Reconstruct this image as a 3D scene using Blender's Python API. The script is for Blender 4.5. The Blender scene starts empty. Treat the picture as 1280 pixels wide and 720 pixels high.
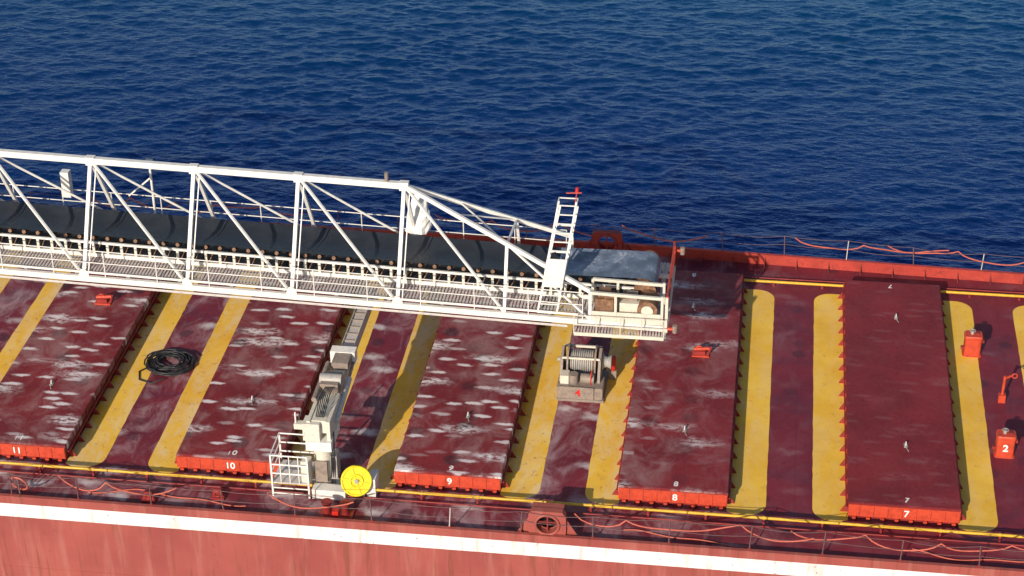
import bpy, bmesh, math, random
import numpy as np
from mathutils import Vector, Matrix
random.seed(7); rng=np.random.default_rng(5)
scn=bpy.context.scene
scn.view_settings.view_transform='Standard'; scn.view_settings.look='None'; scn.view_settings.exposure=0

# ------------------------------------------------------------------ materials
class NT:
    def __init__(s,name):
        s.m=bpy.data.materials.new(name); s.m.use_nodes=True
        s.t=s.m.node_tree; s.n=s.t.nodes; s.b=s.n['Principled BSDF']
        s.geo=s.n.new('ShaderNodeNewGeometry'); s.pos=s.geo.outputs['Position']
    def link(s,a,b): s.t.links.new(a,b)
    def setin(s,node,key,v):
        if isinstance(v,bpy.types.NodeSocket): s.link(v,node.inputs[key])
        else: node.inputs[key].default_value=v
    def mapping(s,scale,loc=(0,0,0)):
        n=s.n.new('ShaderNodeMapping'); s.link(s.pos,n.inputs[0]); n.inputs['Scale'].default_value=scale; n.inputs['Location'].default_value=loc
        return n.outputs[0]
    def noise(s,scale,detail=4,rough=.55,vec=None,dist=0):
        n=s.n.new('ShaderNodeTexNoise'); s.link(vec or s.pos,n.inputs['Vector'])
        n.inputs['Scale'].default_value=scale;n.inputs['Detail'].default_value=detail;n.inputs['Roughness'].default_value=rough
        n.inputs['Distortion'].default_value=dist
        return n.outputs['Fac']
    def ramp(s,v,a,b,lo=0.,hi=1.):
        n=s.n.new('ShaderNodeMapRange'); n.interpolation_type='SMOOTHSTEP'
        s.setin(n,0,v); n.inputs[1].default_value=a;n.inputs[2].default_value=b;n.inputs[3].default_value=lo;n.inputs[4].default_value=hi
        return n.outputs[0]
    def math(s,op,a,b=0.,c=None):
        n=s.n.new('ShaderNodeMath'); n.operation=op; s.setin(n,0,a); s.setin(n,1,b)
        if c is not None: s.setin(n,2,c)
        return n.outputs[0]
    def mix(s,f,a,b):
        n=s.n.new('ShaderNodeMix'); n.data_type='RGBA'
        s.setin(n,0,f); s.setin(n,6,a if isinstance(a,bpy.types.NodeSocket) else (*a,1)); s.setin(n,7,b if isinstance(b,bpy.types.NodeSocket) else (*b,1))
        return n.outputs[2]
    def sep(s):
        n=s.n.new('ShaderNodeSeparateXYZ'); s.link(s.pos,n.inputs[0]); return n.outputs
    def bump(s,h,st=.3,d=.02):
        n=s.n.new('ShaderNodeBump'); n.inputs['Strength'].default_value=st;n.inputs['Distance'].default_value=d
        s.link(h,n.inputs['Height']); s.link(n.outputs[0],s.b.inputs['Normal'])
    def out(s,col,rough=.5,metal=0.,spec=.5):
        s.setin(s.b,'Base Color',col if isinstance(col,bpy.types.NodeSocket) else (*col,1))
        s.setin(s.b,'Roughness',rough); s.b.inputs['Metallic'].default_value=metal
        s.b.inputs['Specular IOR Level'].default_value=spec
        return s.m

def paint(name,col,dirt=(.12,.05,.03),amt=.5,rough=.5,sc=3.,var=.25,metal=0.):
    t=NT(name)
    n1=t.noise(sc,3,.65); n2=t.noise(sc*7,2,.6)
    dark=tuple(c*(1-var) for c in col); lite=tuple(min(1,c*(1+var*.5)) for c in col)
    c=t.mix(t.ramp(n1,.3,.7),dark,lite)
    m=t.math('MULTIPLY',t.ramp(t.math('ADD',t.math('MULTIPLY',n1,.5),t.math('MULTIPLY',n2,.5)),.53,.66),amt)
    c=t.mix(m,c,dirt)
    return t.out(c,t.ramp(n2,.2,.8,rough-.1,rough+.15),metal)

def spots(t,c,n2,scale,r0,prob,col,amt,zlo=None):
    v=t.n.new('ShaderNodeTexVoronoi'); v.voronoi_dimensions='2D'; t.link(t.pos,v.inputs['Vector']); v.inputs['Scale'].default_value=scale; v.inputs['Randomness'].default_value=.85
    dd=t.math('ADD',v.outputs['Distance'],t.math('MULTIPLY',t.math('SUBTRACT',n2,.5),.12))
    cr=t.n.new('ShaderNodeSeparateColor'); t.link(v.outputs['Color'],cr.inputs[0])
    gate=t.math('MULTIPLY',t.ramp(cr.outputs[0],1-prob,1-prob+.04),t.ramp(cr.outputs[1],0,1,.45,1))
    if zlo is not None: gate=t.math('MULTIPLY',gate,zlo)
    disc=t.math('MULTIPLY',t.ramp(dd,r0*.85,r0*1.35,1,0),gate)
    return t.mix(t.math('MULTIPLY',disc,amt),c,col)

def smears(t,sx,sy,loc,seedrough,prob,r0,r1,wob):
    """irregular soft rubbed patches, each cell at random present"""
    mp=t.mapping((sx,sy,1),loc)
    nv=t.n.new('ShaderNodeTexNoise'); t.link(t.pos,nv.inputs['Vector']); nv.inputs['Scale'].default_value=seedrough; nv.inputs['Detail'].default_value=3; nv.inputs['Roughness'].default_value=.65
    w=t.n.new('ShaderNodeVectorMath'); w.operation='MULTIPLY_ADD'; t.link(nv.outputs['Color'],w.inputs[0]); w.inputs[1].default_value=(wob,wob,0); t.link(mp,w.inputs[2])
    v=t.n.new('ShaderNodeTexVoronoi'); v.voronoi_dimensions='2D'; t.link(w.outputs[0],v.inputs['Vector']); v.inputs['Scale'].default_value=1.; v.inputs['Randomness'].default_value=.9
    sub=t.n.new('ShaderNodeVectorMath'); sub.operation='SUBTRACT'; t.link(w.outputs[0],sub.inputs[0]); t.link(v.outputs['Position'],sub.inputs[1])
    mm=t.n.new('ShaderNodeVectorMath'); mm.operation='MULTIPLY'; t.link(sub.outputs[0],mm.inputs[0]); mm.inputs[1].default_value=(1,1.7,0)
    ln=t.n.new('ShaderNodeVectorMath'); ln.operation='LENGTH'; t.link(mm.outputs[0],ln.inputs[0])
    cr=t.n.new('ShaderNodeSeparateColor'); t.link(v.outputs['Color'],cr.inputs[0])
    g=t.ramp(cr.outputs[2],1-prob,1-prob+.35,0,1)
    return t.math('MULTIPLY',t.ramp(ln.outputs['Value'],r0,r1,1,0),g)

def mat_hatch():
    t=NT('hatch_cover_maroon_paint'); x=t.sep()
    n1=t.noise(.45,3,.6); n2=t.noise(5,3,.7); n3=t.noise(30,1,.6)
    c=t.mix(t.ramp(n1,.3,.7),(.150,.013,.018),(.215,.019,.024))
    c=t.mix(t.math('MULTIPLY',t.ramp(n2,.5,.75),.35),c,(.10,.012,.017))
    zone=t.ramp(t.math('ADD',x[0],t.math('MULTIPLY',t.math('SUBTRACT',n1,.5),9)),-8.,-.5,1.,.05)
    c=spots(t,c,n2,.66,.17,.66,(.045,.012,.018),.88,t.ramp(x[0],-9,-2,1,.12))
    haze=t.math('MULTIPLY',t.ramp(t.noise(.9,4,.7,t.mapping((1,.8,1),(3,1,0)),.6),.42,.72),zone)
    c=t.mix(t.math('MULTIPLY',haze,.55),c,(.36,.22,.22))
    a=smears(t,.8,1.6,(.3,.1,0),2.4,.85,.12,.33,.35)
    c=t.mix(t.math('MULTIPLY',t.math('MULTIPLY',a,t.ramp(x[0],-11.5,-4.5,1,.04)),.88),c,(.74,.67,.68))
    b_=smears(t,.42,.75,(7.3,2.1,0),1.6,.75,.05,.46,.55)
    fine=t.ramp(t.noise(3.2,3,.75,t.mapping((1,2.0,1))),.38,.58)
    c=t.mix(t.math('MULTIPLY',t.math('MULTIPLY',t.math('MULTIPLY',b_,fine),zone),.92),c,(.72,.66,.67))
    c=t.mix(t.math('MULTIPLY',t.ramp(n3,.64,.74),.4),c,(.42,.19,.16))
    t.bump(n1,.35,.06)
    return t.out(c,t.ramp(n2,.3,.7,.5,.68),0,.3)

def mat_deck():
    t=NT('deck_red_oxide_paint'); x=t.sep()
    n1=t.noise(.3,3,.6); n2=t.noise(4,3,.7); n3=t.noise(26,1,.6)
    c=t.mix(t.ramp(n1,.3,.7),(.14,.014,.026),(.20,.019,.033))
    wet=t.ramp(t.noise(.55,4,.65,t.mapping((.6,1,1),(7,2,0)),.4),.50,.66)
    c=t.mix(t.math('MULTIPLY',wet,.5),c,(.085,.014,.030))
    zone=t.ramp(t.math('ADD',x[0],t.math('MULTIPLY',t.math('SUBTRACT',n1,.5),8)),-8,-1,1.,.08)
    sd=t.noise(.8,4,.72,t.mapping((1.2,.7,1),(1,5,0)),.8)
    c=t.mix(t.math('MULTIPLY',t.math('MULTIPLY',t.ramp(sd,.42,.72),zone),.7),c,(.42,.29,.31))
    b_=smears(t,.6,.8,(2.3,5.1,0),2.2,.65,.03,.40,.5)
    c=t.mix(t.math('MULTIPLY',t.math('MULTIPLY',b_,zone),.75),c,(.66,.60,.61))
    c=spots(t,c,n2,.8,.18,.45,(.05,.013,.024),.65)
    fr=t.math('ABSOLUTE',t.math('SUBTRACT',t.math('FRACT',t.math('DIVIDE',t.math('ADD',x[0],100.4),2.438)),.5))
    seam=t.ramp(fr,.0,.012,1,0)
    c=t.mix(t.math('MULTIPLY',seam,.4),c,(.09,.01,.02))
    c=t.mix(t.math('MULTIPLY',t.ramp(n3,.64,.74),.35),c,(.36,.17,.16))
    t.bump(n1,.4,.08)
    return t.out(c,t.math('SUBTRACT',t.ramp(n2,.3,.7,.5,.66),t.math('MULTIPLY',wet,.15)),0,.35)

def mat_yellow():
    t=NT('yellow_deck_marking_paint'); x=t.sep()
    n1=t.noise(.5,3,.6); n2=t.noise(3.2,4,.75); n3=t.noise(16,2,.7)
    c=t.mix(t.ramp(n1,.3,.7),(.78,.43,.038),(.88,.54,.070))
    zone=t.ramp(x[0],-9,-2,1.,.35)
    g=t.ramp(t.noise(.7,4,.72,t.mapping((1.5,.6,1),(2,9,0)),.6),.40,.68)
    c=t.mix(t.math('MULTIPLY',t.math('MULTIPLY',g,zone),.6),c,(.76,.62,.40))
    w=t.ramp(t.math('ADD',t.math('MULTIPLY',n2,.65),t.math('MULTIPLY',n3,.35)),.555,.65)
    c=t.mix(t.math('MULTIPLY',t.math('MULTIPLY',w,t.ramp(zone,0,1,.3,1)),.7),c,(.28,.10,.07))
    c=t.mix(t.math('MULTIPLY',t.ramp(n3,.6,.75),.25),c,(.46,.26,.07))
    return t.out(c,.65,0,.25)

def mat_hull():
    t=NT('hull_red_paint'); x=t.sep()
    n1=t.noise(.35,3,.6); n2=t.noise(3,3,.7)
    st=t.noise(1.,4,.65,t.mapping((2.6,1,.22)))
    c=t.mix(t.ramp(n1,.3,.7),(.28,.060,.048),(.36,.086,.064))
    c=t.mix(t.math('MULTIPLY',t.ramp(st,.48,.72),.4),c,(.42,.17,.13))
    st2=t.noise(1.,4,.6,t.mapping((5,1,.30),(4,0,2)))
    c=t.mix(t.math('MULTIPLY',t.ramp(st2,.54,.68),.6),c,(.18,.055,.028))
    c=t.mix(t.math('MULTIPLY',t.ramp(n2,.58,.72),.35),c,(.20,.045,.035))
    t.bump(n1,.3,.15)
    return t.out(c,.55,0,.35)

def mat_stripe():
    t=NT('white_hull_stripe_paint'); x=t.sep()
    n1=t.noise(1.5,4,.65); st=t.noise(1.,3,.6,t.mapping((3.5,1,.4)))
    c=t.mix(t.ramp(n1,.3,.7),(.70,.66,.62),(.82,.79,.75))
    c=t.mix(t.math('MULTIPLY',t.ramp(st,.54,.68),.5),c,(.52,.33,.25))
    c=t.mix(t.math('MULTIPLY',t.ramp(t.noise(7,3,.7),.64,.7),.8),c,(.32,.09,.07))
    return t.out(c,.55,0,.3)

def mat_water():
    t=NT('lake_water'); x=t.sep()
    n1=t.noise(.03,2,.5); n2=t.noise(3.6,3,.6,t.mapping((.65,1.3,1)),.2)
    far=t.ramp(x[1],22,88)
    c=t.mix(t.math('ADD',far,t.math('MULTIPLY',t.math('SUBTRACT',n1,.5),.4)),(.002,.055,.235),(.004,.175,.34))  # paints the sky-reflection gradient over distance into the base colour
    t.bump(n2,.6,.11)
    m=t.out(c,.15,.8,.5); t.b.inputs['IOR'].default_value=1.333
    return m

M={}
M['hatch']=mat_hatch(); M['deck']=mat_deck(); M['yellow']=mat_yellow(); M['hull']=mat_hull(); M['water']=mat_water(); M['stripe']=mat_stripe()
M['orange']=paint('orange_red_paint',(.54,.058,.024),(.16,.02,.015),.65,.5,4)
M['strake']=paint('strake_red_paint',(.42,.048,.033),(.16,.02,.015),.6,.5,2)
M['coam']=paint('coaming_red_paint',(.27,.024,.022),(.10,.02,.02),.5,.5,3)
M['white']=paint('white_marine_paint',(.76,.73,.68),(.42,.27,.17),.5,.45,3.5,.16)
M['cream']=paint('cream_paint',(.66,.61,.51),(.32,.17,.08),.6,.5,4,.15)
M['grey']=paint('grey_steel_paint',(.36,.34,.32),(.22,.10,.05),.6,.5,5)
M['grate']=paint('galvanised_grating',(.54,.50,.47),(.35,.2,.15),.4,.5,5,.15)
M['belt']=paint('rubber_belt',(.024,.028,.036),(.04,.045,.055),.3,.45,1.5,.2)
M['beltworn']=paint('worn_wet_rubber_belt',(.14,.175,.24),(.45,.45,.47),.7,.35,1.6,.4)
M['rust']=paint('rusty_steel',(.20,.10,.055),(.42,.26,.14),.6,.7,6,.35)
M['brown']=paint('weathered_machinery',(.27,.215,.18),(.15,.06,.03),.6,.6,6,.3)
M['black']=paint('black_rubber',(.022,.022,.025),(.08,.07,.07),.5,.5,8,.3)
M['pipe']=paint('yellow_pipe_paint',(.68,.40,.03),(.3,.12,.03),.6,.45,5,.2)
M['brightyellow']=paint('bright_yellow_paint',(.85,.62,.01),(.5,.3,.02),.4,.45,6,.1)
M['hose']=paint('faded_red_hose',(.50,.11,.07),(.3,.05,.04),.4,.6,5,.2)
M['wire']=paint('steel_wire',(.16,.09,.085),(.1,.05,.04),.5,.5,8,.3)
M['darkhole']=paint('painted_hole_shade',(.02,.012,.014),(.05,.02,.02),.4,.6,8,.3)
M['number']=paint('white_number_paint',(.80,.78,.75),(.4,.2,.2),.35,.6,12,.08)
M['tarp']=paint('white_tarpaulin',(.74,.73,.72),(.5,.48,.46),.4,.7,3,.12)
M['redpaint']=paint('red_paint',(.55,.02,.015),(.2,.02,.02),.4,.45,6,.2)

# ------------------------------------------------------------------ mesh builder
class MB:
    def __init__(s): s.v=[];s.f=[];s.m=[];s.mats=[];s.sm=[]
    def mi(s,k):
        if k not in s.mats: s.mats.append(k)
        return s.mats.index(k)
    def add(s,vs,fs,k,smooth=False):
        o=len(s.v); s.v+= [tuple(v) for v in vs]; i=s.mi(k)
        for f in fs: s.f.append(tuple(o+a for a in f)); s.m.append(i); s.sm.append(smooth)
    def box(s,x0,x1,y0,y1,z0,z1,k):
        vs=[(x,y,z) for x in (x0,x1) for y in (y0,y1) for z in (z0,z1)]
        s.add(vs,[(0,1,3,2),(4,6,7,5),(0,4,5,1),(2,3,7,6),(0,2,6,4),(1,5,7,3)],k)
    def beam(s,a,b,w,h,k,up=(0,0,1)):
        a=Vector(a);b=Vector(b);d=(b-a).normalized();u=Vector(up)
        if abs(d.dot(u))>.98: u=Vector((0,1,0))
        r=d.cross(u).normalized();u=r.cross(d)
        vs=[]
        for p in (a,b):
            for i,j in ((-1,-1),(-1,1),(1,1),(1,-1)): vs.append(p+r*(i*w/2)+u*(j*h/2))
        s.add(vs,[(0,1,2,3),(7,6,5,4),(0,4,5,1),(1,5,6,2),(2,6,7,3),(3,7,4,0)],k)
    def tube(s,pts,r,k,n=8,cap=True,closed=False):
        pts=[Vector(p) for p in pts]; N=len(pts); vs=[];fs=[]
        prev=None
        for i,p in enumerate(pts):
            if closed: d=(pts[(i+1)%N]-pts[i-1])
            else: d=pts[min(i+1,N-1)]-pts[max(i-1,0)]
            d.normalize()
            if prev is None:
                u=Vector((0,0,1)) if abs(d.z)<.9 else Vector((1,0,0))
            else: u=prev
            a=d.cross(u).normalized(); u=a.cross(d).normalized(); prev=u
            rr=r[i] if isinstance(r,(list,tuple)) else r
            for j in range(n):
                t=2*math.pi*j/n; vs.append(p+a*(math.cos(t)*rr)+u*(math.sin(t)*rr))
        for i in range(N if closed else N-1):
            i2=(i+1)%N
            for j in range(n): fs.append((i*n+j,i*n+(j+1)%n,i2*n+(j+1)%n,i2*n+j))
        s.add(vs,fs,k,True)
        if cap and not closed:
            s.add(vs[:n],[tuple(range(n))],k); s.add(vs[-n:],[tuple(range(n-1,-1,-1))],k)
    def ring(s,c,nrm,R,r,k,n=28,m=8):
        nrm=Vector(nrm).normalized();u=nrm.orthogonal().normalized();w=nrm.cross(u)
        s.tube([Vector(c)+u*(R*math.cos(2*math.pi*i/n))+w*(R*math.sin(2*math.pi*i/n)) for i in range(n)],r,k,m,closed=True)
    def plate(s,poly,ax,a0,a1,k):
        def P(p,a):
            return {'x':(a,p[0],p[1]),'y':(p[0],a,p[1]),'z':(p[0],p[1],a)}[ax]
        n=len(poly); vs=[P(p,a0) for p in poly]+[P(p,a1) for p in poly]
        fs=[tuple(range(n)),tuple(range(2*n-1,n-1,-1))]+[(i,(i+1)%n,n+(i+1)%n,n+i) for i in range(n)]
        s.add(vs,fs,k)
    def done(s,name,parent=None,bevel=0,origin=True):
        v=np.array(s.v,float); c=np.zeros(3)
        if origin and parent is None:
            c=np.array([(v[:,0].min()+v[:,0].max())/2,(v[:,1].min()+v[:,1].max())/2,v[:,2].min()])
        me=bpy.data.meshes.new(name); me.from_pydata((v-c).tolist(),[],s.f)
        for k in s.mats: me.materials.append(M[k])
        me.polygons.foreach_set('material_index',s.m); me.polygons.foreach_set('use_smooth',s.sm)
        bm=bmesh.new(); bm.from_mesh(me); bmesh.ops.recalc_face_normals(bm,faces=bm.faces); bm.to_mesh(me); bm.free()
        me.update()
        o=bpy.data.objects.new(name,me); scn.collection.objects.link(o); o.location=c
        if parent:
            o.parent=parent; o.matrix_parent_inverse=Matrix.Translation(-parent.location)
        if bevel:
            b=o.modifiers.new('bevel','BEVEL'); b.width=bevel; b.segments=2; b.limit_method='ANGLE'
        return o

def text(body,size,loc,rot,name,parent,mat='number',bold=.012):
    cu=bpy.data.curves.new(name,'FONT'); cu.body=body; cu.size=size; cu.align_x='CENTER'; cu.align_y='CENTER'; cu.offset=bold; cu.extrude=.002
    tmp=bpy.data.objects.new('tmp',cu); scn.collection.objects.link(tmp)
    dg=bpy.context.evaluated_depsgraph_get(); me=bpy.data.meshes.new_from_object(tmp.evaluated_get(dg))
    bpy.data.objects.remove(tmp); me.materials.clear(); me.materials.append(M[mat])
    o=bpy.data.objects.new(name,me); scn.collection.objects.link(o)
    o.location=loc; o.rotation_euler=rot
    o.parent=parent; o.matrix_parent_inverse=Matrix.Translation(-parent.location)
    return o

P=7.315; W=3.52; L=13.96; H=.637
Y0=-2.32
def Y1(x): return 16.1-.040*max(0,x+8)

# ------------------------------------------------------------------ ship hull + deck
XA,XB=-75,60
WZ=-5.5
b=MB()
out=[(XA,Y0),(XB,Y0),(XB,Y1(XB)),(-8,Y1(-8)),(XA,Y1(XA))]
b.plate(out,'z',-9.5,-.02,'hull')
hull=b.done('cargo_ship_hull')
b=MB()
b.box(XA,XB,Y0-.006,Y0-.0,-.62,-.10,'stripe')
b.done('white_stripe',hull)
b=MB()
b.box(XA,XB,Y0,Y0+.03,-.02,.20,'hull'); b.box(XA,XB,Y0-.05,Y0+.08,.20,.235,'hull')
for xa,xb in ((XA,-8),(-8,XB)):
    b.beam((xa,Y1(xa)-.015,.2),(xb,Y1(xb)-.015,.2),.03,.44,'strake'); b.beam((xa,Y1(xa)-.02,.437),(xb,Y1(xb)-.02,.437),.14,.035,'strake')
x=XA
while x<XB:
    y=Y1(x)
    b.plate([(y-.03,0),(y-.3,0),(y-.03,.38)],'x',x,x+.015,'coam')
    x+=1.22
b.done('sheer_strake',hull)
b=MB()
for x in np.arange(XA+2,XB,9.7): b.box(x,x+.03,Y0-.004,Y0+.0,-9,-.63,'hull')
b.box(XA,XB,Y0-.012,Y0+.0,-2.72,-2.69,'hull')
b.done('weld_seams',hull)
nx,ny=136,20
xs=np.linspace(XA,XB,nx)
b=MB()
vs=[(x,Y0+.03+(Y1(x)-Y0-.06)*j/(ny-1),0) for x in xs for j in range(ny)]
fs=[(i*ny+j,(i+1)*ny+j,(i+1)*ny+j+1,i*ny+j+1) for i in range(nx-1) for j in range(ny-1)]
b.add(vs,fs,'deck')
deck=b.done('ship_deck',origin=True)
def strip(x0,x1,y0,y1,side,par):
    b=MB(); pts=[]
    R=min(.62,(x1-x0)*.55)
    wob=lambda: random.uniform(-.010,.010)
    if side=='r':
        pts+=[(x0,y0+.12),(x0+.25,y0)]
        for i in range(9):
            a=-math.pi/2+i/8*math.pi/2; pts.append((x1-R+R*math.cos(a),y0+R+R*math.sin(a)))
        for y in np.linspace(y0+R+.6,y1-R-.6,40): pts.append((x1+wob(),y))
        for i in range(9):
            a=i/8*math.pi/2; pts.append((x1-R+R*math.cos(a),y1-R+R*math.sin(a)))
        pts.append((x0,y1))
    else:
        pts+=[(x1,y0+.12),(x1-.25,y0)]
        for i in range(9):
            a=-math.pi/2-i/8*math.pi/2; pts.append((x0+R+R*math.cos(a),y0+R+R*math.sin(a)))
        for y in np.linspace(y0+R+.6,y1-R-.6,40): pts.append((x0+wob(),y))
        for i in range(9):
            a=math.pi-i/8*math.pi/2; pts.append((x0+R+R*math.cos(a),y1-R+R*math.sin(a)))
        pts.append((x1,y1))
    b.add([(p[0],p[1],.004) for p in pts],[tuple(range(len(pts)))],'yellow')
    b.done('yellow_walkway_marking',par)
for k in range(2,15):
    X=-(k-7)*P
    strip(X+W-.03,X+W+1.22,-.22,L-.05,'r',deck)
    strip(X-1.1,X+.03,-.22,L-.05,'l',deck)

# ------------------------------------------------------------------ hatches
for k in (7,8,9,10,11,12,6,5,13):
    X=-(k-7)*P
    b=MB()
    b.box(X+.07,X+W-.07,.07,L-.07,0,.40,'coam')
    b.box(X,X+W,0,L,.385,H-.02,'hatch')
    b.box(X+.02,X+W-.02,.02,L-.02,H-.02,H,'hatch')
    b.box(X+.015,X+W-.015,-.045,-.003,.15,.58,'orange')
    b.box(X+.015,X+W-.015,L+.003,L+.045,.15,.58,'orange')
    n=8
    for i in range(n):
        xx=X+.2+(W-.4)*i/(n-1)
        b.box(xx-.022,xx+.022,-.12,-.047,.02,.15,'coam')
        b.box(xx-.06,xx+.06,-.13,-.048,.10,.16,'orange')
        b.box(xx+.16,xx+.175,-.056,-.046,.17,.56,'coam')
    ns=17
    for i in range(ns):
        yy=.35+(L-.7)*i/(ns-1)
        b.plate([(X+W-.07,.0),(X+W+.22,.0),(X+W+.20,.06),(X+W+.02,.37),(X+W-.07,.37)],'y',yy-.012,yy+.012,'coam')
        b.plate([(X+.07,.0),(X-.22,.0),(X-.20,.06),(X-.02,.37),(X+.07,.37)],'y',yy-.012,yy+.012,'coam')
        for sx in (X+W+.02,X-.02):
            b.tube([(sx,yy+.2,.36),(sx,yy+.2,.56)],.022,'coam',6)
    for sx in (X+W+.035,X-.035): b.box(sx-.035,sx+.035,.1,L-.1,.33,.375,'coam')
    b.box(X+W/2-.012,X+W/2+.012,.15,L-.15,H,H+.006,'hatch')
    for i in range(22):
        yy=.4+(L-.8)*i/21
        b.box(X+W/2-.03,X+W/2+.03,yy-.03,yy+.03,H,H+.012,'hatch')
    hc=b.done('hatch_cover',bevel=.008)
    b=MB()
    for (lx,ly) in ((W*.52,3.3),(W*.52,11.2)):
        cx=X+lx+random.uniform(-.15,.1); cy=ly+random.uniform(-.3,.3)
        b.box(cx-.06,cx+.06,cy-.12,cy+.12,H,H+.02,'grey')
        b.plate([(cy-.06,H+.02),(cy+.06,H+.02),(cy+.05,H+.12),(cy,H+.16),(cy-.05,H+.12)],'x',cx-.018,cx+.018,'grate')
        b.tube([(cx,cy-.02,H+.02),(cx+.03,cy-.18,H+.015),(cx+.08,cy-.34,H+.02)],.016,'grey',6)
    b.done('lifting_lugs',hc)
    text(str(k),.34,(X+W*.52,.30,H+.004),(0,0,random.uniform(-.04,.04)),'hatch_number_top',hc,bold=.006)
    text(str(k),.34,(X+W*.52,-.058,.36),(math.pi/2,0,0),'hatch_number_front',hc,bold=.006)
    text(str(k),.34,(X+W*.48,L-.3,H+.004),(0,0,math.pi),'hatch_number_rear',hc,bold=.006)

# ------------------------------------------------------------------ pipes
b=MB()
py,pz=-.70,.30
b.tube([(XA,py,pz),(XB,py,pz)],.05,'pipe',8)
for x in np.arange(XA+1,XB,1.83):
    b.box(x-.03,x+.03,py-.05,py+.05,0,pz-.04,'coam'); b.tube([(x-.05,py,pz),(x+.05,py,pz)],.062,'pipe',8)
b.tube([(XA,py-.22,.12),(XB,py-.22,.12)],.025,'coam',6)
b.done('yellow_deck_pipe')
b=MB()
py,pz=14.3,.16
b.tube([(XA,py,pz),(XB,py,pz)],.055,'pipe',8)
for x in np.arange(XA+1,XB,1.83): b.box(x-.04,x+.04,py-.07,py+.07,0,pz-.05,'coam')
b.tube([(XA,py+.35,.1),(XB,py+.35,.1)],.03,'coam',6)
b.done('yellow_deck_pipe')

# ------------------------------------------------------------------ railings with slack hose
def railing(yf,z0,h,x0,x1,step,seed,hose,lean=.0):
    r=random.Random(seed); b=MB(); x=x0; tops=[]
    while x<x1:
        y=yf(x)
        dx=r.uniform(-.07,.07); hh=h+r.uniform(-.08,.06)
        b.tube([(x,y,z0),(x+dx,y+lean,z0+hh)],.02,'wire' if r.random()>.35 else 'grate',6)
        b.box(x-.05,x+.05,y-.04,y+.04,z0,z0+.03,'coam')
        tops.append(Vector((x+dx,y+lean,z0+hh))); x+=step*r.uniform(.93,1.07)
    for lev,sag in ((0,.06),(.45,.05)):
        pts=[]
        for a,c in zip(tops[:-1],tops[1:]):
            a2=a-Vector((0,lean*lev,h*lev)); c2=c-Vector((0,lean*lev,h*lev)); s=sag*r.uniform(.6,2.2)
            for i in range(5):
                t=i/5; p=a2.lerp(c2,t); p.z-=s*4*t*(1-t); pts.append(p)
        b.tube(pts,.009,'wire',5)
    for (ha,hb) in hose:
        pts=[]; ph=r.uniform(0,6); xx=ha
        while xx<hb:
            per=r.uniform(1.5,3.6); dip=r.uniform(.25,.62); n=max(6,int(per/.2))
            for i in range(n):
                t=i/n; px=xx+per*t
                zz=z0+.1+h*(.80-dip*(4*t*(1-t))**.75)+.03*math.sin(px*3.1+ph)
                pts.append((px,yf(px)+.07+.10*math.sin(px*1.3+ph),zz))
            xx+=per
        b.tube(pts,.026,'hose',7)
    return b.done('ship_railing')
railing(lambda x:Y0+.06,.235,.85,-34,12,2.35,3,[(-25.2,-21.8),(-18.3,-16.2),(-8.5,-3.0),(-1.8,7.5)],lean=-.03)
railing(lambda x:Y1(x)-.02,.455,.80,-45,16,2.5,9,[(-30,-22),(-16,-11),(-8.6,-6.5),(-1.9,1.0),(1.6,7.5)])

# ------------------------------------------------------------------ panama chocks
def chock(x,y,dirn,mat):
    b=MB()
    n=24; R=.34; cz=.58; t0,t1=y-.12,y+.12
    hw=.60; ht=1.06
    ang=[2*math.pi*i/n for i in range(n)]
    inn=[(x+R*math.cos(a),cz+R*math.sin(a)) for a in ang]
    out=[]
    for a in ang:
        c,s=math.cos(a),math.sin(a); k=min(hw/max(abs(c),1e-6),(ht-cz if s>0 else cz)/max(abs(s),1e-6)); k=min(k,.68)
        out.append((x+c*k,cz+s*k))
    vs=[(p[0],t0,p[1]) for p in inn]+[(p[0],t0,p[1]) for p in out]+[(p[0],t1,p[1]) for p in inn]+[(p[0],t1,p[1]) for p in out]
    fs=[]
    for i in range(n):
        j=(i+1)%n
        fs+=[(i,j,n+j,n+i),(2*n+i,3*n+i,3*n+j,2*n+j),(i,2*n+i,2*n+j,j),(n+i,n+j,3*n+j,3*n+i)]
    b.add(vs,fs,mat)
    b.ring((x,t0-.02,cz),(0,1,0),R+.03,.05,mat); b.ring((x,t1+.02,cz),(0,1,0),R+.03,.05,mat)
    b.box(x-.025,x+.025,y-.03,y+.03,cz-R,cz+R,'coam'); b.box(x-R,x+R,y-.031,y+.029,cz-.025,cz+.025,'coam')
    if dirn<0:
        b.box(x-.42,x+.42,t1+.25,t1+.29,.0,1.0,'darkhole')  # near-black plate behind the opening, its colour stands in for the shaded inside
        b.box(x-.5,x+.5,t1,t1+.3,.98,1.03,mat)
    for s in (-1,1):
        b.plate([(x+s*.59,0),(x+s*1.05,0),(x+s*.59,.75)],'y',y-.02,y+.02,mat)
    return b.done('panama_chock',bevel=.01)
chock(-9.35,Y0+.22,-1,'hull')
chock(-9.15,Y1(-9)-.2,1,'coam')

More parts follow.
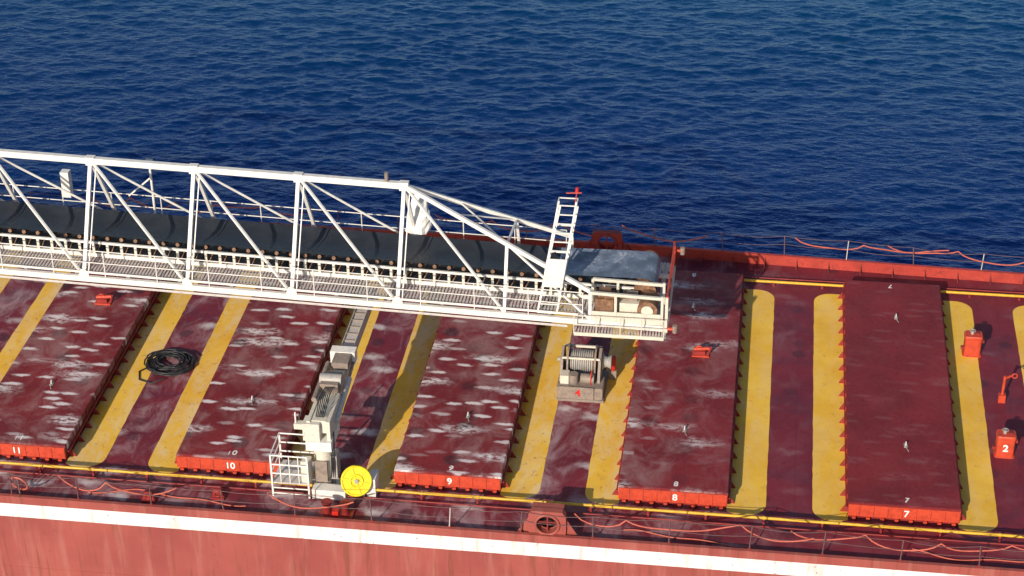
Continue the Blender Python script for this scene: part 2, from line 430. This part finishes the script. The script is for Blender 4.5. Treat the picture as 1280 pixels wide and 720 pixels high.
# ------------------------------------------------------------------ conveyor boom
CY=6.98
def zb(x): return 3.95-.030*(x+18)
X_L,X_R=-42.,-6.3
boom=bpy.data.objects.new('conveyor_boom',None); boom.location=(-18,CY,0); scn.collection.objects.link(boom)
NY,FY=4.95,9.05
nodes=[-15.3-3.65*i for i in range(8)]
def apex(x): return Vector((x,CY,zb(x)+3.52))
def nb(x,dz=0): return Vector((x,NY,zb(x)+dz))
def fb(x,dz=0): return Vector((x,FY,zb(x)+dz))
b=MB()
b.beam(nb(X_L),nb(X_R),.14,.20,'white'); b.beam(fb(X_L),fb(X_R),.14,.20,'white')
b.beam(apex(X_L),apex(nodes[0]),.20,.22,'white')
for i,x in enumerate(nodes):
    a=apex(x)
    b.beam(a,nb(x),.13,.13,'white'); b.beam(a,fb(x),.11,.11,'white')
    if i>0:
        b.beam(a,nb(nodes[i-1],.08),.085,.085,'white'); b.beam(a,fb(nodes[i-1],.08),.075,.075,'white')
    b.beam(a+Vector((.20,0,-.05)),nb(x+.16,.1),.04,.04,'white')
    b.box(x-.16,x+.16,CY-.12,CY+.12,a.z-.16,a.z+.14,'white')
    b.plate([(x-.2,zb(x)+.1),(x+.2,zb(x)+.1),(x+.08,zb(x)+.35),(x-.08,zb(x)+.35)],'y',NY-.015,NY+.015,'white')
A=apex(nodes[0]); EN=Vector((-8.75,NY,zb(-8.7)+1.20)); EF=Vector((-9.8,FY,zb(-9.8)+.90))
b.beam(A,EN,.12,.14,'white'); b.beam(A,EF,.12,.14,'white')
def on(a,c,x): return a.lerp(c,(x-a.x)/(c.x-a.x))
for x in (-11.65,):
    n_=on(A,EN,x); f_=on(A,EF,x)
    b.beam(n_,nb(x),.11,.11,'white'); b.beam(f_,fb(x),.10,.10,'white'); b.beam(n_,f_,.08,.08,'white')
    b.beam(n_,nb(-8.75,.1),.07,.07,'white')
n13=on(A,EN,-13.5); f13=on(A,EF,-13.5)
b.beam(n13,on(A,EF,-11.65),.05,.05,'white'); b.beam(f13,on(A,EN,-11.65),.05,.05,'white')
b.beam(A,nb(-11.65,.1),.08,.08,'white'); b.beam(A,fb(-11.65,.1),.07,.07,'white')
b.beam(EN,nb(-8.75),.11,.11,'white'); b.beam(EF,fb(-9.8),.11,.11,'white')
b.done('truss_frame',boom,bevel=.008)
b=MB()
x=X_R-.2; i=0
while x>X_L:
    b.beam((x,NY+.08,zb(x)-.02),(x,FY-.08,zb(x)-.02),.12,.16,'white')
    if i%2==0: b.beam((x,NY+.1,zb(x)-.1),(x-1.825,FY-.1,zb(x-1.8)-.1),.06,.06,'white')
    x-=1.825; i+=1
for yy in (6.08,7.88):
    b.beam((X_L,yy,zb(X_L)+.30),(X_R,yy,zb(X_R)+.30),.10,.14,'white')
    b.beam((X_L,yy,zb(X_L)+.78),(X_R-.4,yy,zb(X_R-.4)+.78),.07,.08,'white')
b.done('floor_beams',boom)
b=MB()
x=X_R-.9
while x>X_L:
    z=zb(x)-.14
    for yy in (6.08,7.88):
        b.beam((x,yy,z+.44),(x,yy,z+.88),.09,.09,'cream')
    b.beam((x+.05,6.05,z+.44),(x+.26,6.05,z+.88),.03,.03,'rust')
    b.tube([(x,6.5,z+.94),(x,7.46,z+.94)],.07,'rust',8)
    b.tube([(x,6.48,z+.95),(x,6.14,z+1.07)],.07,'rust',8); b.tube([(x,7.48,z+.95),(x,7.82,z+1.07)],.07,'rust',8)
    b.tube([(x,6.15,z+.50),(x,7.8,z+.50)],.05,'rust',8)
    x-=.5
b.done('idler_rollers',boom)
b=MB()
prof=[(6.05,1.08),(6.22,1.02),(6.5,.91),(6.98,.89),(7.46,.91),(7.74,1.02),(7.91,1.08)]
xs_=list(np.linspace(X_L,-7.0,70))
def beltrow(x):
    flat=max(0,min(1,(x+10.)/2.6)); return [(x,y,zb(x)+z*(1-flat)+(1.20)*flat) for y,z in prof]
for mat,lo,hi in (('belt',0,63),('beltworn',63,69)):
    vs=[];fs=[];npf=len(prof)
    for i in range(lo,hi+1): vs+=beltrow(xs_[i])
    for i in range(hi-lo):
        for j in range(npf-1): fs.append((i*npf+j,(i+1)*npf+j,(i+1)*npf+j+1,i*npf+j+1))
    b.add(vs,fs,mat,True)
hx=-7.0; R=.40; hz=zb(hx)+1.20-R
vs=[];fs=[]
for i in range(13):
    a=math.pi/2-math.pi*i/12
    for y in (6.05,7.91): vs.append((hx+R*math.cos(a),y,hz+R*math.sin(a)))
for i in range(12): fs.append((2*i,2*i+1,2*i+3,2*i+2))
b.add(vs,fs,'beltworn',True)
b.add([(hx,6.05,hz-R),(hx,7.91,hz-R),(X_L,7.91,zb(X_L)+.42),(X_L,6.05,zb(X_L)+.42)],[(0,1,2,3)],'belt')
b.tube([(hx,5.9,hz),(hx,8.05,hz)],R-.02,'rust',20)
b.done('conveyor_belt',boom)
b=MB()
x=X_R-.1
while x>X_L:
    z=zb(x)+.22
    b.box(x-.035,x+.035,NY+.09,6.02,z-.03,z,'grate')
    if x>-32: b.box(x-.035,x+.035,7.95,FY-.09,z-.03,z,'grate')
    x-=.115
for yy in (NY+.12,5.3,5.7,6.0,8.1,8.5,FY-.12):
    b.beam((X_L,yy,zb(X_L)+.165),(X_R,yy,zb(X_R)+.165),.04,.05,'grate')
b.done('walkway_grating',boom)
b=MB()
for yy,xe in ((NY-.02,-9.),(FY+.02,-10.)):
    for hz_ in (.55,1.02): b.tube([(X_L,yy,zb(X_L)+.1+hz_),(xe,yy,zb(xe)+.1+hz_)],.018,'white',6)
    b.beam((X_L,yy,zb(X_L)+.26),(xe,yy,zb(xe)+.26),.02,.08,'white')
    x=xe
    while x>X_L:
        b.tube([(x,yy,zb(x)+.1),(x,yy,zb(x)+1.12)],.02,'white',6); x-=1.83
b.done('handrails',boom)
b=MB()
z=zb(-7.6)
x0,x1=-8.75,-6.35; y0,y1=4.95,5.85
for yy in (y0,y1):
    for xx in (x0,-7.9,x1): b.beam((xx,yy,z+.1),(xx,yy,z+1.18),.09,.09,'cream')
    b.beam((x0,yy,z+1.18),(x1,yy,z+1.10),.10,.10,'cream')
b.box(x0,x1,y0+.05,y1,z+.10,z+.16,'cream')
b.box(x0+.05,x1-.05,y0-.03,y0+.02,z+.08,z+.48,'cream')
b.box(-8.6,-7.98,5.1,5.75,z+.16,z+.85,'rust'); b.box(-7.8,-7.05,5.15,5.75,z+.16,z+.72,'cream')
b.tube([(-6.85,5.02,z+.55),(-6.85,5.9,z+.55)],.34,'rust',18); b.tube([(-6.85,4.98,z+.55),(-6.85,5.02,z+.55)],.20,'cream',14)
b.tube([(-8.3,5.2,z+.92),(-7.4,5.35,z+.92)],.10,'rust',10); b.box(-8.5,-8.1,5.2,5.6,z+.86,z+1.05,'rust')
b.box(-7.6,-7.2,5.3,5.7,z+.72,z+.92,'brown')
b.beam((X_R+.1,NY,zb(X_R)-.05),(X_R+.1,FY,zb(X_R)-.05),.12,.25,'cream')
b.beam((X_R+.1,NY,zb(X_R)),(X_R+.1,NY,zb(X_R)+1.2),.10,.10,'cream')
b.beam((X_R+.1,FY,zb(X_R)),(X_R+.1,FY,zb(X_R)+1.0),.08,.08,'orange')
b.beam((X_R+.1,NY,zb(X_R)+1.2),(X_R+.1,FY,zb(X_R)+1.0),.06,.06,'orange')
b.beam((X_R+.12,NY,zb(X_R)+.6),(X_R+.12,FY,zb(X_R)+.55),.05,.05,'orange')
for yy,zz in ((NY-.1,0.05),(FY-.4,.9)):
    b.tube([(X_R+.15,yy,zb(X_R)+zz),(X_R+.45,yy,zb(X_R)+zz)],.06,'orange',8); b.tube([(X_R+.40,yy,zb(X_R)+zz-.12),(X_R+.40,yy,zb(X_R)+zz+.14)],.09,'brown',8)
b.done('head_drive_box',boom,bevel=.008)
b=MB()
x0,x1=-9.25,-6.25; z=zb(-7.6)-.22
xx=x0
while xx<x1: b.box(xx,xx+.06,4.60,5.6,z,z+.03,'grate'); xx+=.1
b.beam((x0,4.57,z),(x1,4.57,z),.05,.12,'cream'); b.beam((x0,5.62,z),(x1,5.62,z),.05,.12,'cream')
for xx in (x0,-8.5,-7.7,-7.0,x1):
    b.tube([(xx,4.57,z),(xx,4.57,z+.70)],.02,'cream',6)
for hh in (.35,.70): b.tube([(x0,4.57,z+hh),(x1,4.57,z+hh)],.018,'cream',6)
b.done('service_platform',boom)
b=MB()
base=Vector((-10.2,5.25,zb(-9.7)+.2)); top=Vector((-9.55,5.45,zb(-9.7)+4.35))
for dx,dy in ((-.32,-.25),(.32,-.25),(-.32,.3),(.32,.3)):
    b.beam(base+Vector((dx,dy,0)),top+Vector((dx*.9,dy*.8,(-.4 if dy>0 else 0))),.06,.06,'white')
for i in range(13):
    t=i/12.4; p=base.lerp(top,t)
    b.beam(p+Vector((-.31,-.25,0)),p+Vector((.31,-.25,0)),.035,.035,'white')
    if i%3==0:
        b.beam(p+Vector((-.31,.28,0)),p+Vector((.31,.28,0)),.035,.035,'white')
        for s in (-.31,.31): b.beam(p+Vector((s,-.25,0)),p+Vector((s,.28,0)),.035,.035,'white')
p=base.lerp(top,.24); q=base.lerp(top,.50)
b.plate([(p.x-.34,p.z),(p.x+.34,p.z),(q.x+.34,q.z),(q.x-.34,q.z)],'y',5.02,5.045,'white')
b.tube([top+Vector((.25,-.2,-.1)),top+Vector((.30,-.2,.40))],.022,'orange',6)
b.tube([top+Vector((-.05,-.2,.30)),top+Vector((.46,-.2,.34))],.022,'orange',6)
b.tube([top+Vector((.30,-.2,.38)),top+Vector((.31,-.2,.52))],[.07,.05],'redpaint',10)
b.done('access_ladder',boom)
b=MB()
n=16;rows=9;vs=[];fs=[]
cx,cy,cz=-15.2,8.6,zb(-15)+.95
for i in range(rows):
    t=i/(rows-1)
    for j in range(n):
        a=2*math.pi*j/n; r=(.46-.26*t**1.5+.04*math.sin(3*a+i))*(1 if i<rows-1 else .35)+.03*rng.normal()
        vs.append((cx+.12*t+r*math.cos(a),cy+r*.8*math.sin(a),cz+1.45*t-.08*abs(math.sin(2.5*a))*(1-t)))
for i in range(rows-1):
    for j in range(n): fs.append((i*n+j,i*n+(j+1)%n,(i+1)*n+(j+1)%n,(i+1)*n+j))
fs.append(tuple((rows-1)*n+j for j in range(n)))
b.add(vs,fs,'tarp',False)
b.done('wrapped_floodlight',boom)
b=MB()
xx=-24.9
b.tube([(xx,FY,zb(xx)+.2),(xx,FY,zb(xx)+2.5)],.045,'white',8); b.box(xx-.12,xx+.12,FY-.18,FY+.08,zb(xx)+2.4,zb(xx)+2.6,'cream')
b.beam((xx-.9,FY,zb(xx)+1.1),(xx,FY,zb(xx)+1.9),.05,.05,'white')
xx=-15.9; b.tube([(xx,CY,zb(xx)+3.6),(xx,CY,zb(xx)+3.95)],.07,'brown',8)
b.box(-28.2,-27.9,FY-.2,FY+.1,zb(-28)+.9,zb(-28)+1.9,'white')
b.done('lamp_posts',boom)
b=MB()
for dz,r_ in ((-.16,.03),(-.2,.02)): b.tube([(X_L,NY-.1,zb(X_L)+dz),(-9.5,NY-.1,zb(-9.5)+dz)],r_,'grate',6)
b.done('conduits',boom)

# ------------------------------------------------------------------ deck crane
b=MB()
cx=-16.9
b.tube([(cx,-.25,0),(cx,-.25,.12)],.50,'white',20)
b.tube([(cx,-.25,.1),(cx,-.25,1.75)],.30,'cream',20)
b.box(cx-.42,cx+.42,-.75,.55,1.7,2.05,'white')
b.box(cx-.38,cx-.26,-.6,1.1,2.0,2.75,'cream'); b.box(cx+.26,cx+.38,-.6,1.1,2.0,2.75,'cream')
b.box(cx-.24,cx+.24,-.5,3.7,2.25,2.72,'cream')
b.box(cx-.22,cx+.22,3.6,7.7,2.26,2.66,'grate')
b.box(cx-.255,cx+.255,3.55,3.8,2.2,2.8,'white')
for xx in (cx-.225,cx+.20): b.box(xx,xx+.03,3.9,7.6,2.66,2.72,'grate')
for i in range(9): b.box(cx-.2,cx+.2,3.95+i*.44,4.0+i*.44,2.66,2.70,'brown')
b.box(cx-.28,cx+.28,7.6,8.0,2.15,2.72,'white')
b.tube([(cx+.42,.1,2.35),(cx+.42,2.2,2.6)],.11,'grate',12); b.tube([(cx+.42,2.2,2.6),(cx+.36,3.5,2.62)],.055,'brown',10)
b.tube([(cx-.34,.4,2.9),(cx-.34,2.6,2.9)],.09,'brown',12)
b.box(cx-.30,cx+.30,1.1,1.9,2.72,3.05,'brown'); b.tube([(cx-.36,1.5,3.0),(cx+.36,1.5,3.0)],.20,'grey',16)
b.box(cx-.22,cx+.34,2.5,3.2,2.72,2.98,'brown')
b.box(cx-.40,cx+.44,3.15,3.55,2.55,3.0,'white')
b.box(cx-.5,cx+.05,-.7,-.2,2.05,2.7,'cream')
for i in range(6):
    b.tube([(cx-.1+.05*i,-.4,2.8),(cx-.15+.07*i,.4,3.02+.03*i),(cx-.1+.05*i,1.2,2.95)],.02,'black',6)
b.box(cx-1.0,cx-.45,.1,.35,1.9,2.1,'cream'); b.tube([(cx-.95,.2,2.1),(cx-.95,.2,2.5)],.03,'white',6)
b.box(cx+.30,cx+.52,-.55,-.1,.5,1.4,'grey'); b.box(cx-.2,cx+.2,-.62,-.54,.4,1.2,'brown')
for i in range(3): b.tube([(cx+.3+.06*i,-.5,.3),(cx+.36+.05*i,-.62,1.2),(cx+.30+.06*i,-.3,2.2)],.022,'black',6)
crane=b.done('deck_crane',bevel=.012)
b=MB()
x0,x1,y0,y1=cx-1.55,cx-.35,-1.0,.25; z=.55
b.box(x0,x1,y0,y1,z-.05,z,'grate')
for xx in (x0,x1):
    for yy in (y0,y1): b.beam((xx,yy,0),(xx,yy,z+1.05),.06,.06,'white')
for hh in (.35,.7,1.05):
    b.tube([(x0,y0,z+hh),(x1,y0,z+hh)],.028,'white',6); b.tube([(x0,y0,z+hh),(x0,y1,z+hh)],.028,'white',6); b.tube([(x0,y1,z+hh),(x1,y1,z+hh)],.028,'white',6)
for i in range(1,4): b.tube([(x0+.3*i,y0,z),(x0+.3*i,y0,z+1.05)],.02,'white',6)
for hh in (.12,.33): b.tube([(x0,y0,hh),(x1,y0,hh)],.025,'white',6)
b.box(cx-.6,cx-.3,-.9,-.55,.5,1.35,'cream')
b.box(cx-.25,cx+.85,-1.05,-.65,.02,.38,'white')
b.box(cx+.95,cx+1.75,-.75,-.25,.02,.55,'cream'); b.box(cx+1.55,cx+1.8,-.8,-.2,.05,.75,'white')
b.done('operator_platform',crane,bevel=.006)
b=MB()
rc=Vector((cx+1.22,-.95,.78)); nd=Vector((.25,-.85,.45)).normalized()
u=nd.orthogonal().normalized()
b.tube([rc-nd*.16,rc-nd*.13],.50,'brightyellow',28); b.tube([rc-nd*.13,rc+nd*.0],.30,'black',20); b.tube([rc,rc+nd*.03],.50,'brightyellow',28)
b.ring(rc+nd*.03,nd,.47,.035,'brightyellow'); b.ring(rc+nd*.05,nd,.20,.03,'brightyellow')
w_=nd.cross(u)
for i in range(6):
    a=i*math.pi/3; b.beam(rc+nd*.045,rc+nd*.045+(u*math.cos(a)+w_*math.sin(a))*.46,.04,.03,'brightyellow',up=nd)
b.tube([rc+nd*.03,rc+nd*.10],.07,'grey',10)
b.beam(rc-nd*.2,(rc.x,rc.y+.25,0),.10,.10,'white')
b.done('hose_reel',crane)

# ------------------------------------------------------------------ mooring winch
b=MB(); wx,wy=-9.1,6.3
b.box(wx-.85,wx+.80,wy-.75,wy+1.2,0,.10,'brown')
b.box(wx-.85,wx+.75,wy-.70,wy+.1,.10,.55,'brown')
b.box(wx-.80,wx+.45,wy-.76,wy-.70,.12,.60,'brown')
b.plate([(wy-.6,.1),(wy+1.1,.1),(wy+.95,1.2),(wy+.55,1.45),(wy+.05,1.2)],'x',wx-.80,wx-.70,'brown')
b.plate([(wy-.6,.1),(wy+1.1,.1),(wy+.95,1.2),(wy+.55,1.45),(wy+.05,1.2)],'x',wx+.52,wx+.62,'brown')
b.tube([(wx-.95,wy+.5,.92),(wx+.92,wy+.5,.92)],.08,'grey',12)
b.tube([(wx-.5,wy+.5,.92),(wx+.35,wy+.5,.92)],.34,'rust',22)
for i in range(11): b.ring((wx-.46+.075*i,wy+.5,.92),(1,0,0),.36,.037,'grey',20,6)
for xx in (wx-.58,wx+.38): b.tube([(xx,wy+.5,.92),(xx+.06,wy+.5,.92)],.58,'brown',24)
b.tube([(wx+.64,wy+.5,.92),(wx+.70,wy+.5,.92),(wx+.80,wy+.5,.92),(wx+.92,wy+.5,.92),(wx+.95,wy+.5,.92)],[.30,.22,.18,.24,.28],'grey',18)
b.tube([(wx-.3,wy-.35,.55),(wx-.3,wy-.35,.9)],.17,'brown',14); b.tube([(wx-.05,wy-.3,.70),(wx+.42,wy-.3,.70)],.18,'brown',14)
b.box(wx-.75,wx-.45,wy-.5,wy-.1,.55,.88,'cream'); b.beam((wx-.75,wy+.1,1.25),(wx+.58,wy+.1,1.25),.07,.07,'cream')
b.beam((wx-.75,wy+.95,1.22),(wx+.58,wy+.95,1.22),.08,.08,'cream')
b.tube([(wx+.3,wy-.45,.5),(wx+.35,wy-.5,1.15)],.025,'redpaint',6)
winch=b.done('mooring_winch',bevel=.012)
text('4',.38,(wx-.1,wy-.765,.37),(math.pi/2,0,0),'winch_number',winch,'redpaint')
b=MB(); b.tube([(wx+.98,wy+.9,.35),(wx+.98,wy+.9,.9)],.09,'redpaint',10); b.box(wx+.85,wx+1.1,wy+.8,wy+1.0,0,.35,'brown'); b.done('brake_valve',winch)

# ------------------------------------------------------------------ rope coil
b=MB(); pts=[]
for i in range(420):
    t=i/420; a=t*2*math.pi*11.3
    r=.60+.22*math.sin(t*31)+.02*rng.normal()
    pts.append((-24.0+r*1.08*math.cos(a)+.07*math.sin(t*9),6.2+r*math.sin(a)+.06*math.sin(t*14),.04+.12*t+.03*math.sin(a*2.3)*t+.03*t))
b.tube(pts,.030,'black',6)
b.tube([(-24.6,5.9,.10),(-24.95,5.6,.03),(-24.8,5.1,.03),(-24.3,4.9,.03),(-23.9,5.2,.06)],.026,'black',6)
b.done('rope_coil')

# ------------------------------------------------------------------ small deck fittings
def vent(x,y,lab=None):
    b=MB(); n=24
    pts=lambda s,z:[(x+s*.31*math.copysign(abs(math.cos(a))**.35,math.cos(a)),y+s*.24*math.copysign(abs(math.sin(a))**.35,math.sin(a)),z) for a in [2*math.pi*i/n for i in range(n)]]
    lv=[(1.1,0),(1.1,.04),(.97,.05),(.97,.70),(1.05,.71),(1.05,.80),(.95,.84)]
    vs=[];fs=[]
    for s_,z_ in lv: vs+=pts(s_,z_)
    for i in range(len(lv)-1):
        for j in range(n): fs.append((i*n+j,i*n+(j+1)%n,(i+1)*n+(j+1)%n,(i+1)*n+j))
    fs.append(tuple((len(lv)-1)*n+j for j in range(n)))
    b.add(vs,fs,'orange',False)
    b.tube([(x-.05,y,.82),(x-.05,y,.97)],.06,'grey',8); b.ring((x-.05,y,.97),(0,0,1),.10,.015,'grey',14,5)
    b.box(x+.08,x+.2,y-.08,y+.08,.84,.90,'coam')
    b.box(x-.40,x-.30,y-.06,y+.06,.2,.3,'coam'); b.box(x+.30,x+.40,y-.06,y+.06,.5,.6,'coam')
    o=b.done('deck_vent',bevel=.006)
    if lab: text(lab,.36,(x,y-.245,.38),(math.pi/2,0,0),'vent_number',o)
vent(4.52,10.3); vent(5.2,4.15,'2')
b=MB(); x,y=5.35,7.3
b.tube([(x,y,0),(x+.02,y,1.05)],.05,'orange',8); b.box(x-.12,x+.12,y-.10,y+.10,0,.30,'orange'); b.beam((x,y,.95),(x+.3,y+.1,1.05),.05,.05,'orange'); b.ring((x+.35,y+.1,1.02),(0,1,0),.09,.02,'orange',14,5)
b.done('hose_stand')
def toggle(x,y,z):
    b=MB()
    b.box(x-.30,x+.30,y-.18,y+.18,z,z+.05,'orange'); b.box(x-.22,x+.16,y-.12,y+.12,z+.05,z+.20,'coam')
    b.tube([(x-.25,y,z+.22),(x+.30,y+.05,z+.25)],.07,'orange',10); b.tube([(x+.28,y,z+.1),(x+.38,y,z+.36)],.04,'coam',8)
    b.ring((x-.05,y,z+.28),(0,1,.3),.10,.025,'orange',14,6)
    b.done('hatch_clamp_tool')
toggle(-27.3,9.1,H); toggle(-5.1,8.1,H)
b=MB(); x,y=-16.2,-1.75
b.box(x-.55,x+.55,y-.25,y+.25,0,.06,'coam')
for s in (-.3,.3):
    b.tube([(x+s,y,.05),(x+s,y,.42),(x+s,y,.44),(x+s,y,.50)],[.13,.13,.18,.18],'coam',16)
b.box(x-.1,x+.1,y-.2,y,.05,.25,'redpaint')
b.done('mooring_bollard')
for (x,y) in ((-20.2,-1.35),(-22.4,-1.75)):
    b=MB(); b.box(x-.22,x+.22,y-.12,y+.12,0,.08,'coam'); b.plate([(x-.2,.08),(x+.2,.08),(x+.12,.38),(x-.12,.38)],'y',y-.05,y+.05,'coam'); b.ring((x,y-.06,.2),(0,1,0),.10,.03,'coam',14,6); b.done('deck_cleat')
b=MB(); b.ring((-26.6,Y0+.25,.55),(.2,1,.3),.30,.03,'hose'); b.tube([(-26.6,Y0+.2,0),(-26.6,Y0+.2,.8)],.03,'wire',6); b.done('hose_ring')
r=random.Random(4)
for (ha,hb,y) in ((-24.5,-19.2,-1.5),(-7,-3,-1.7),(2,7,-1.55)):
    b=MB(); pts=[]; n=int((hb-ha)/.2); p1,p2=r.uniform(0,6),r.uniform(0,6)
    for i in range(n+1):
        xx=ha+(hb-ha)*i/n; pts.append((xx,y+.18*math.sin(xx*1.1+p1)+.08*math.sin(xx*2.7+p2),.03))
    b.tube(pts,.024,'hose',7); b.done('deck_hose')

# ------------------------------------------------------------------ water
def axis(lo,hi,step,far):
    a=list(np.arange(lo,hi,step)); s=step; x=a[-1]; up=[]
    while x<far: s*=1.22; x+=s; up.append(x)
    s=step; x=a[0]; dn=[]
    while x>-far: s*=1.22; x-=s; dn.append(x)
    return np.array(dn[::-1]+a+up)
ax=axis(-60,38,.14,3000.); ay=axis(20,92,.11,3000.)
XX,YY=np.meshgrid(ax,ay,indexing='ij')
ZZ=np.zeros_like(XX); DX=np.zeros_like(XX); DY=np.zeros_like(XX)
N=90
for i in range(N):
    lam=.42*(3.2/.42)**(rng.random()**1.5)
    th=math.radians(98)+rng.normal()*.55
    k=2*math.pi/lam; s=.023*(1.1 if lam<1.5 else .6); a=s/k; ph=rng.random()*6.28
    arg=k*(XX*math.cos(th)+YY*math.sin(th))+ph
    ZZ+=a*np.cos(arg); DX-=a*.8*math.cos(th)*np.sin(arg); DY-=a*.8*math.sin(th)*np.sin(arg)
# slow gust patches modulate the ripple height
g=.82+.22*np.sin(XX*.11+1.3*np.sin(YY*.07)+.5)*np.sin(YY*.13+1.1*np.sin(XX*.05))+.10*np.sin(XX*.31-YY*.22)
fade=np.clip((130-np.hypot(XX+10,YY-50))/40,0,1)*g*1.15
ZZ*=fade;DX*=fade;DY*=fade
nxx,nyy=XX.shape
co=np.stack([XX+DX,YY+DY,ZZ+WZ],-1).reshape(-1,3)
idx=np.arange(nxx*nyy).reshape(nxx,nyy)
q=np.stack([idx[:-1,:-1],idx[1:,:-1],idx[1:,1:],idx[:-1,1:]],-1).reshape(-1,4)
me=bpy.data.meshes.new('water'); me.vertices.add(len(co)); me.vertices.foreach_set('co',co.ravel())
me.loops.add(q.size); me.loops.foreach_set('vertex_index',q.ravel().astype(np.int32))
me.polygons.add(len(q)); me.polygons.foreach_set('loop_start',np.arange(0,q.size,4,dtype=np.int32)); me.polygons.foreach_set('loop_total',np.full(len(q),4,dtype=np.int32))
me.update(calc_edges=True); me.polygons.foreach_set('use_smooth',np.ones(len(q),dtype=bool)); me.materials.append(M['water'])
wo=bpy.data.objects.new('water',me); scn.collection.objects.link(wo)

# ------------------------------------------------------------------ light
EL=math.radians(23); AZ=math.radians(17)
w=bpy.data.worlds.new('World'); scn.world=w; w.use_nodes=True
sk=w.node_tree.nodes.new('ShaderNodeTexSky'); sk.sky_type='NISHITA'; sk.sun_disc=False
sk.sun_elevation=EL; sk.sun_rotation=math.pi+AZ
w.node_tree.links.new(sk.outputs[0],w.node_tree.nodes['Background'].inputs[0]); w.node_tree.nodes['Background'].inputs[1].default_value=.11
sl=bpy.data.lights.new('sun','SUN'); sl.energy=5.0; sl.angle=math.radians(.5); sl.color=(1,.90,.76)
so=bpy.data.objects.new('sun',sl); scn.collection.objects.link(so); so.location=(-20,-60,40)
d=Vector((math.sin(AZ)*math.cos(EL),math.cos(AZ)*math.cos(EL),-math.sin(EL)))
so.rotation_euler=d.to_track_quat('-Z','Y').to_euler()

# ------------------------------------------------------------------ camera
yaw,pt,ro,f=.1400,.5371,-.0124,2490.
F=Vector((-math.sin(yaw)*math.cos(pt),math.cos(yaw)*math.cos(pt),-math.sin(pt)))
R=Vector((math.cos(yaw),math.sin(yaw),0)); U=R.cross(F)
R2=R*math.cos(ro)+U*math.sin(ro); U2=-R*math.sin(ro)+U*math.cos(ro)
cd=bpy.data.cameras.new('camera'); cd.sensor_width=36; cd.lens=36*f/1280; cd.clip_end=6000; cd.clip_start=1
co_=bpy.data.objects.new('camera',cd); scn.collection.objects.link(co_)
mt=Matrix((R2,U2,-F)).transposed().to_4x4(); mt.translation=Vector((-3.3995,-51.6487,38.8540)); co_.matrix_world=mt
scn.camera=co_
